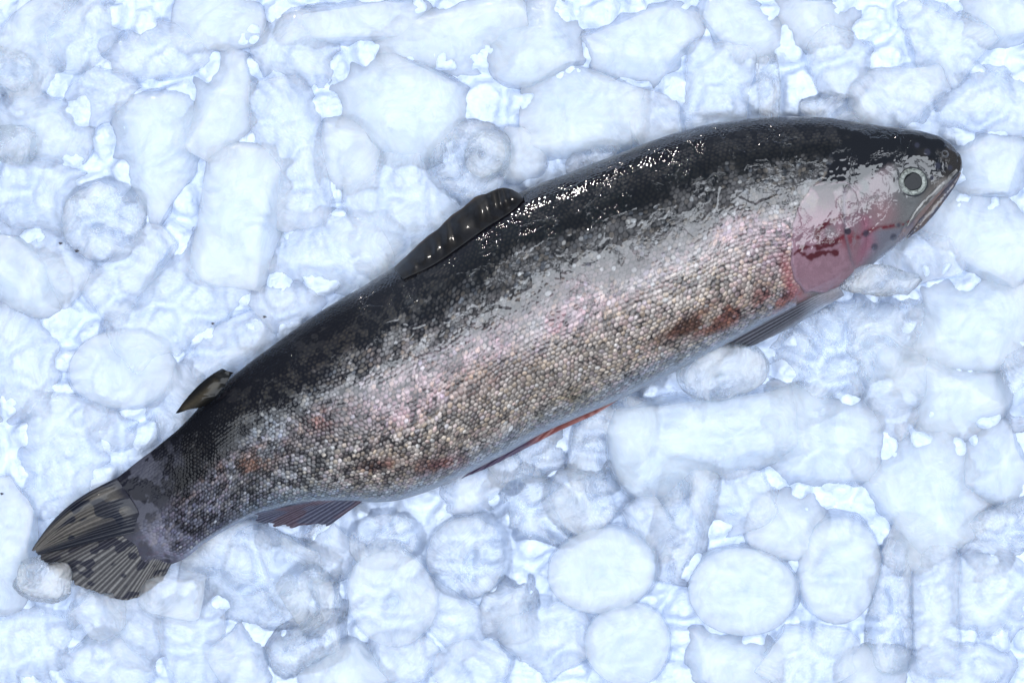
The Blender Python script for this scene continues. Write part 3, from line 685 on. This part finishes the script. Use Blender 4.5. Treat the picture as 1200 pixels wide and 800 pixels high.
# ------------------------------------------------------------------ ice pieces
def sines(pts, rs, freq, n=10):
    out = np.zeros(pts.shape[:-1])
    for _ in range(n):
        d = rs.normal(size=3); d /= np.linalg.norm(d); f_ = freq * rs.uniform(.6, 1.6)
        out += np.sin(pts @ d * f_ + rs.uniform(0, 6.28)) / f_ * freq
    return out / math.sqrt(n)
def ice_shape(kind, Lx, Wy, seed, jag=1.0, dim=.3):
    """local coordinates in plan units, x along the piece, z up; returns co (n,m,3)"""
    rs = np.random.RandomState(seed)
    n, m = (44, 72)
    a = np.linspace(0, 2 * math.pi, m, endpoint=False)[None, :]
    if kind == 'D':        # tube seen end-on: revolve a ring profile around z
        H = min(Lx, Wy) * rs.uniform(.36, .46); hr = rs.uniform(.10, .17)
        t = np.linspace(0, 1, n)[:, None]
        # profile from hole bottom, over the rim, to the underside
        k1 = sm(0, .45, t)
        r = np.where(t < .5, hr * .3 + (0.86 - hr * .3) * (t / .5) ** .9, 0)
        r = np.where(t >= .5, 0.86 + .14 * np.clip(np.sin((t - .5) / .5 * math.pi * .62), 0, 1) ** .8, r)
        r = np.where(t > .82, 1.0 * np.clip(np.cos((t - .82) / .18 * math.pi / 2), 0, 1) ** .7 * .99, r)
        z = np.where(t < .5, H * (1 - rs.uniform(.6, 1) * dim * gauss(r, hr) - rs.uniform(0, .05) * gauss(r - rs.uniform(.4, .6), .12) - .20 * r ** 5), 0)
        zr = H * .80 - (t - .5) / .5 * 0
        z = np.where(t >= .5, H * .72 - ((t - .5) / .32) * H * 1.3, z)
        z = np.where(t > .82, -H * .62 - .25 * H * sm(.82, 1, t), z)
        # join neatly at t=.5
        z = np.where(t < .5, z + (H * .72 - H * .80 * 1.0) * (t / .5) ** 6, z)
        co_ = np.stack([r * np.cos(a) * Lx / 2, r * np.sin(a) * Wy / 2, z + 0 * a], -1)
        inn = np.clip(1 - r, 0, 1); co_[..., 0] += inn * rs.uniform(-.22, .22) * Lx / 2; co_[..., 1] += inn * rs.uniform(-.22, .22) * Wy / 2
        sph_ = np.stack([r * np.cos(a), r * np.sin(a), z / H + 0 * a], -1)
    else:
        e1, e2 = (.42, .85) if kind == 'B' else (.78, .82)
        b = np.linspace(-math.pi / 2, math.pi / 2, n)[:, None]
        sp_ = lambda v_, e: np.sign(v_) * np.abs(v_) ** e
        xx = sp_(np.sin(b), e1) + 0 * a
        yy = sp_(np.cos(b), e1) * sp_(np.cos(a), e2)
        zz_ = sp_(np.cos(b), e1) * sp_(np.sin(a), e2)
        H = min(Lx, Wy) * rs.uniform(.40, .48)
        co_ = np.stack([xx * Lx / 2, yy * Wy / 2, zz_ * H], -1); sph_ = np.stack([xx, yy, zz_], -1)
        if kind == 'B':
            tp = 1 + rs.uniform(-.12, .12) * xx; co_[..., 1] *= tp; co_[..., 2] *= tp
            co_[..., 1] += rs.uniform(-.05, .05) * Wy * (xx ** 2)
        if kind == 'B' and rs.rand() < .6:   # hollow in the end
            g_ = gauss(np.hypot(yy, zz_), .35) * sm(.5, 1, np.abs(xx)); co_[..., 0] -= np.sign(xx) * g_ * Lx * .06
    # broken facets
    if kind != 'D':
        for _ in range(5 if kind == 'C' else 3):
            d = rs.normal(size=3); d[2] = abs(d[2]) * .8
            if kind == 'B': d[0] *= .5
            d /= np.linalg.norm(d)
            dn = d / np.array([Lx / 2, Wy / 2, H]); ln = np.linalg.norm(dn)
            s_ = (co_ * dn).sum(-1); cut = rs.uniform(.70, .92) * (1.0 if kind == 'C' else 1.04)
            ex_ = np.clip(s_ - cut, 0, None); ex_ = ex_ - .12 * ex_
            co_ = co_ - (ex_ / (ln * ln))[..., None] * dn
    R = min(Lx, Wy) / 2
    nrm = sph_ / (np.linalg.norm(sph_, axis=-1, keepdims=True) + 1e-6)
    dd = sines(co_ / R, rs, 2.2) * (.08 if kind == 'D' else .05) + sines(co_ / R, rs, 5.5) * .016 * jag + np.abs(sines(co_ / R, rs, 9.0)) * -.012 * jag + sines(co_ / R, rs, 17.0) * .005
    co_ = co_ + nrm * (dd * R)[..., None]
    return co_, H
def caps(n, m, off=0):
    return None
def place_ice(name, kind, x, y, Lx, Wy, ang, topz, mat, label, group, seed, tilt=(0, 0)):
    gs = 1.0 if mat == 'glass' else 1.10 if kind == 'D' else 1.30
    co_, H = ice_shape(kind, Lx * gs, Wy * gs, seed, 5.0 if mat == 'glass' else 1.0, .07 if mat == 'milky' else .38)
    rs = np.random.RandomState(seed + 999)
    rx, ry = (math.radians(rs.uniform(-9, 9) + tilt[0]), math.radians(rs.uniform(-9, 9) + tilt[1]))
    Rm = np.array((Matrix.Rotation(math.radians(ang), 3, 'Z') @ Matrix.Rotation(rx, 3, 'X') @ Matrix.Rotation(ry, 3, 'Y')))
    c = co_.reshape(-1, 3) @ Rm.T
    zc = topz - c[:, 2].max()
    n, m = co_.shape[:2]
    f = grid_faces(n, m, wrap=True)
    # close the poles
    base_ = np.concatenate([c, co_[0].mean(0)[None] @ Rm.T, co_[-1].mean(0)[None] @ Rm.T])
    j_ = np.arange(m); N_ = n * m
    c1 = np.stack([(j_ + 1) % m, j_, np.full(m, N_), np.full(m, N_)], -1); c2 = np.stack([(n - 1) * m + j_, (n - 1) * m + (j_ + 1) % m, np.full(m, N_ + 1), np.full(m, N_ + 1)], -1)
    me = bpy.data.meshes.new(name)
    vv = base_ * K
    allf = [tuple(r_) for r_ in f] + [tuple(r_[:3]) for r_ in c1] + [tuple(r_[:3]) for r_ in c2]
    me.from_pydata(vv.tolist(), [], allf); me.polygons.foreach_set('use_smooth', [True] * len(me.polygons))
    me.materials.append(ICE[mat]); me.update()
    import bmesh
    bm = bmesh.new(); bm.from_mesh(me); bmesh.ops.recalc_face_normals(bm, faces=bm.faces); bm.to_mesh(me); bm.free()
    o = bpy.data.objects.new(name, me); COL.objects.link(o)
    o.location = P(x, y, zc)
    tag(o, label, 'ice cube' if kind != 'C' else 'ice chunk', group)
    return o

G = 'ice pieces heaped around the trout'
# kind, x, y, length, width, angle, top height, ice, label
PIECES = [
 ('C', 88,28,82,84,10, 14,'cloudy','rounded cloudy ice lump at the top left corner, right-hand one of the pair'),
 ('B', 28,52,118,84,60, 8,'cloudy','wide cloudy ice lump on the top left corner behind the round one'),
 ('C', 4,82,44,58,80, 18,'clear','small grey-blue ice lump cut by the left edge near the top corner'),
 ('C', 42,150,98,84,-10, 14,'cloudy','bluish ice lump on the left edge, upper of two stacked over the ringed tube'),
 ('C', 12,168,34,46,80, 22,'clear','small clear ice bead sitting on the upper lump at the left edge'),
 ('C', 42,222,92,86,-20, 10,'cloudy','bluish ice lump on the left edge touching the ringed tube from above'),
 ('D', 117,257,102,96,0, 16,'clear','ringed round ice tube with a clear crinkled hole, left of the tall slabs'),
 ('B', 34,298,124,72,-42, 6,'cloudy','slanting ice bar at the left edge under the ringed tube'),
 ('C', 22,322,94,62,-28, 14,'milky','smooth tapering ice wedge on top of the slanting bar at the left edge'),
 ('D', 135,437,132,98,0, 8,'milky','wide flat oval ice disc with a faint pale centre, above the tail'),
 ('B', 153,318,100,64,42, 10,'cloudy','short ice bar leaning up right between the ringed tube and the flat oval disc'),
 ('B', 208,360,156,96,48, 14,'cloudy','thick ice bar pointing up right behind the adipose fin'),
 ('C', 14,430,78,130,0, 6,'cloudy','tall pale ice lump on the left edge beside the flat oval disc'),
 ('B', 66,532,122,98,84, 10,'cloudy','upright frosty ice barrel above the tail fin'),
 ('C', 4,640,56,130,0, 22,'milky','smooth milky ice lump on the left edge level with the tail tip'),
 ('B', 280,256,138,100,86, 12,'milky','broad upright ice slab left of the dorsal fin, lower of the tall slabs'),
 ('B', 174,182,128,92,90, 8,'milky','upright pale ice slab up left, over the ringed tube'),
 ('B', 338,176,144,66,-80, 14,'cloudy','narrow upright ice bar right beside the broad slab left of the dorsal fin'),
 ('B', 383,296,138,88,-2, 8,'cloudy','level ice bar with a bright streak just above the middle of the back'),
 ('C', 342,58,84,84,20, 12,'cloudy','sparkling rough ice lump near the top edge, left of the middle'),
 ('C', 462,112,144,114,-28, 16,'milky','large tilted pale ice block with a bright notch above the dorsal fin'),
 ('B', 468,232,150,108,104, 20,'cloudy','tapered upright ice block nearest the dorsal fin'),
 ('D', 550,186,102,102,0, 10,'clear','round ice tube with a clear ring, above the dorsal fin'),
 ('D', 569,180,48,60,-20, 20,'clear','small clear ice ring set on the round tube above the dorsal fin'),
 ('C', 631,46,100,94,0, 14,'milky','smooth pale ice dome on the top edge right of the middle'),
 ('B', 686,126,122,90,0, 12,'milky','level rectangular ice block with bright edges above the speckled back'),
 ('C', 764,146,78,70,-52, 8,'cloudy','triangular ice chunk touching the back behind the nape'),
 ('B', 850,104,100,78,84, 12,'cloudy','upright ice block above the nape with a dark facet on its side'),
 ('C', 902,100,24,72,0, 18,'clear','thin clear ice sliver with a dark facet above the nape'),
 ('B', 528,42,156,72,10, 8,'milky','long ice bar with a bright lower edge near the top middle'),
 ('C', 178,52,118,64,8, 6,'cloudy','low pale ice lump right of the corner lump at the top left'),
 ('C', 108,108,84,62,-10, 4,'cloudy','sunken frosty ice piece between the corner lump and the pale slab'),
 ('C', 412,22,150,58,4, 4,'milky','flat faint ice piece on the top edge above the large tilted block'),
 ('C', 252,28,90,70,-10, 2,'milky','faint ice piece on the top edge left of the sparkling rough lump'),
 ('B', 252,120,110,80,70, 4,'milky','faint slab between the two upright pale slabs at the upper left'),
 ('C', 760,50,130,84,10, 6,'milky','wide faint ice piece near the top edge above the triangular chunk'),
 ('C', 872,34,110,70,-30, 4,'milky','faint slanting ice piece on the top edge above the nape'),
 ('C', 988,66,64,86,10, 10,'cloudy','small upright ice piece above the top of the head'),
 ('B', 1062,112,96,82,20, 12,'cloudy','frosty ice block just above the snout'),
 ('C', 1112,42,110,80,-34, 14,'cloudy','tilted ice wedge near the top right corner'),
 ('B', 1164,112,96,76,-10, 10,'cloudy','rough ice block at the right edge above the snout'),
 ('C', 985,128,72,34,-6, 6,'clear','small sparkling ice cap peeping over the top of the head'),
 ('C', 1182,20,90,70,0, 2,'milky','pale ice piece filling the top right corner'),
 ('C', 960,20,100,60,0, 2,'milky','low pale ice piece on the top edge above the head'),
 ('C', 1165,190,90,76,-20, 4,'milky','flat pale ice piece on the right edge level with the snout tip'),
 ('B', 1150,272,130,96,-30, 10,'milky','broad smooth ice bar right of the jaw, slanting down right'),
 ('C', 1098,300,90,60,20, 0,'cloudy','sunken ice piece between the jaw and the clear shard'),
 ('C', 1028,329,98,36,-2, 62,'glass','glass-clear jagged ice shard lying against the gill cover'),
 ('B', 992,410,180,112,26, 8,'clear','big bullet-shaped ice piece with a streaky clear core under the pectoral fin'),
 ('C', 1046,420,92,110,0, 10,'cloudy','rounded end lump leaning on the big bullet-shaped ice'),
 ('D', 848,435,98,66,10, 46,'clear','small round ice tube with a dark bubbly core touching the belly below the pectoral fin'),
 ('B', 832,513,184,108,8, 30,'milky','large smooth milky ice block, the most opaque one under the belly'),
 ('B', 965,521,122,106,-8, 14,'milky','square milky ice block right beside the large opaque one'),
 ('B', 722,518,96,84,82, 12,'clear','clear upright ice block behind the left end of the large opaque one'),
 ('B', 1086,566,146,112,-58, 12,'milky','big pale ice barrel slanting down right at the lower right'),
 ('B', 1146,376,126,92,6, 10,'milky','smooth pale ice block on the right edge right of the bullet-shaped one'),
 ('C', 1198,450,40,90,0, 14,'clear','narrow clear ice piece cut by the right edge at mid height'),
 ('C', 1118,462,120,92,10, 4,'milky','low wide ice piece below the smooth block at the right edge'),
 ('D', 873,694,138,116,0, 16,'milky','large smooth oval ice disc at the lower right of the middle'),
 ('D', 988,668,106,136,0, 10,'milky','tall pale oval ice disc beside the large smooth oval one'),
 ('B', 1046,712,126,44,88, 14,'clear','thin upright clear ice bar with a streaky side at the lower right'),
 ('B', 1099,716,128,52,92, 16,'cloudy','upright ice bar right of the thin streaky one'),
 ('C', 1170,704,100,96,0, 10,'cloudy','angular ice block on the right edge near the bottom corner'),
 ('D', 548,651,100,104,0, 20,'clear','round ringed ice tube with a crinkled hole below the belly'),
 ('D', 448,634,88,74,0, 12,'clear','round ice tube with a dark nick on its side, just below the anal fin'),
 ('D', 460,700,108,118,20, 16,'cloudy','round ice tube with a small dimple under the nicked one'),
 ('D', 706,668,134,106,0, 20,'milky','large milky ice disc below the clear crinkled ice'),
 ('D', 736,760,104,104,0, 16,'milky','round milky ice disc on the bottom edge, under the large one'),
 ('C', 642,752,96,92,0, 12,'cloudy','cloudy ice lump on the bottom edge with a bright fleck on top'),
 ('B', 300,676,148,104,-14, 18,'clear','large clear ice block with a rough streak right of the tail'),
 ('C', 364,706,60,70,40, 16,'clear','rounded clear end piece attached beside the large clear block'),
 ('C', 112,724,56,54,10, 34,'cloudy','frosty ice chunk covering the lower tip of the tail'),
 ('C', 50,680,70,54,-8, 40,'glass','glass-clear ice chunk lying on the tail tip'),
 ('C', 206,700,70,60,20, 26,'cloudy','snowy ice lump against the lower lobe of the tail'),
 ('C', 226,752,72,104,10, 12,'cloudy','upright frosty ice lump on the bottom edge, left of two'),
 ('C', 276,776,70,72,0, 16,'cloudy','frosty ice lump on the bottom edge below the large clear block'),
 ('C', 362,760,86,62,20, 14,'clear','bluish clear ice lump between the bottom edge and the rounded end piece'),
 ('C', 404,790,90,60,0, 16,'milky','smooth milky ice lump on the bottom edge under the bluish one'),
 ('C', 470,782,86,64,0, 8,'cloudy','cloudy ice lump on the bottom edge under the dimpled tube'),
 ('D', 556,784,104,74,0, 14,'cloudy','wide ice disc on the bottom edge below the ringed tube'),
 ('C', 120,778,90,70,0, 14,'cloudy','cloudy ice lump on the bottom edge below the tail'),
 ('C', 36,764,96,80,0, 8,'cloudy','pale ice lump in the bottom left corner'),
 ('B', 158,740,50,80,0, 10,'cloudy','short frosty ice stub between the tail chunk and the bottom edge'),
 ('B', 802,614,118,58,80, 12,'clear','upright clear ice bar with a dark split on its side, below the opaque block'),
 ('C', 868,590,84,66,10, 8,'cloudy','rounded ice lump tucked under the right end of the opaque block'),
 ('C', 936,618,92,70,-10, 4,'milky','pale flat ice lump between the square block and the oval discs'),
 ('C', 628,600,112,82,-30, 6,'clear','clear crinkled ice chunk behind the milky disc'),
 ('C', 692,586,84,70,20, 10,'clear','tilted clear ice chunk above the large milky disc'),
 ('C', 618,542,92,58,24, 2,'clear','clear ice chunk just below the red pelvic fin'),
 ('C', 560,574,80,50,20, 0,'cloudy','low ice chunk between the belly and the ringed tube'),
 ('C', 766,620,56,70,30, 6,'cloudy','narrow ice lump between the milky disc and the split bar'),
 ('B', 860,778,96,66,0, 10,'milky','pale ice block on the bottom edge under the large oval disc'),
 ('C', 948,776,104,72,0, 12,'cloudy','cloudy ice lump on the bottom edge under the tall oval disc'),
 ('C', 1030,790,76,56,0, 6,'milky','low milky ice lump on the bottom edge below the upright bars'),
 ('C', 1140,786,110,60,0, 12,'cloudy','wide ice lump on the bottom edge near the right corner'),
 ('B', 1182,632,86,66,20, 8,'clear','streaky clear ice bar on the right edge above the angular block'),
 ('C', 1176,548,80,90,0, 6,'milky','pale ice lump on the right edge above the streaky bar'),
 ('C', 340,624,80,40,10, -8,'clear','low crinkled ice chunk under the anal fin tip'),
 ('C', 390,650,56,70,0, 6,'cloudy','narrow ice lump between the large clear block and the nicked tube'),
 ('B', 520,722,90,60,-40, 4,'cloudy','sunken ice bar between the dimpled tube and the ringed tube'),
 ('C', 596,716,60,70,0, 4,'clear','sunken clear ice lump right under the ringed tube'),
 ('C', 200,470,80,70,20, 2,'cloudy','sunken ice lump hidden half under the adipose fin'),
 ('C', 125,500,60,50,0, 0,'cloudy','low ice lump between the oval disc and the upright barrel'),
 ('C', 262,408,100,50,30, 4,'cloudy','long low ice chunk lying along the back behind the adipose fin'),
 ('C', 330,360,80,50,10, 0,'cloudy','low ice chunk along the back under the level bar'),
 ('C', 612,176,50,60,0, 4,'milky','narrow pale ice piece between the ringed tube and the rectangular block'),
 ('C', 700,190,60,40,20, 4,'clear','small clear ice cap on the back edge under the rectangular block'),
 ('C', 1050,490,50,50,0, 0,'cloudy','small sunken ice lump between the square block and the big barrel'),
 ('C', 85,640,70,50,0, -6,'cloudy','sunken frosty ice lump under the tail tip'),
 ('C', 1070,640,60,60,0, 4,'milky','small pale ice lump above the upright bars'),
 ('C', 410,180,70,90,0, 4,'milky','pale ice piece between the narrow bar and the tapered block'),
]
NAMES = {'B': 'ice_cube', 'C': 'ice_chunk', 'D': 'ice_tube'}
for i, (kd, x, y, lx, wy, an, tz, mt, lb) in enumerate(PIECES):
    place_ice(NAMES[kd], kd, x, y, lx, wy, an, tz, mt, lb, G, 1000 + 7 * i)

# ------------------------------------------------------------------ dark specks on the ice
SPK = plain('dark_speck', (.03, .025, .03), .6)
rs = random.Random(5)
for (x, y, r, z, lb) in [(70,285,2.2,14,'dark speck of dirt at the foot of the ringed tube, upper of two'), (89,294,2.6,14,'dark speck of dirt at the foot of the ringed tube, lower of two'),
                      (249,379,1.9,18,'dark speck of dirt on the thick ice bar behind the adipose fin'), (309,371,2.0,8,'dark speck of dirt beside the back under the level bar'),
                      (3,578,2.0,26,'dark speck of dirt on the left edge above the tail tip')]:
    a = np.linspace(0, 2 * math.pi, 10, endpoint=False)[None, :]; t = np.linspace(0, math.pi, 7)[:, None]
    x_ = r * np.sin(t) * np.cos(a) * (1 + .5 * np.sin(3 * a + r)); y_ = r * .7 * np.sin(t) * np.sin(a); z_ = r * .6 * np.cos(t) + 0 * a
    o = make_mesh('dirt_speck', P(x + x_, y + y_, z + z_), grid_faces(7, 10, True), SPK, loc=tuple(P(x, y, z)))
    tag(o, lb, 'speck', 'dark specks on the ice')
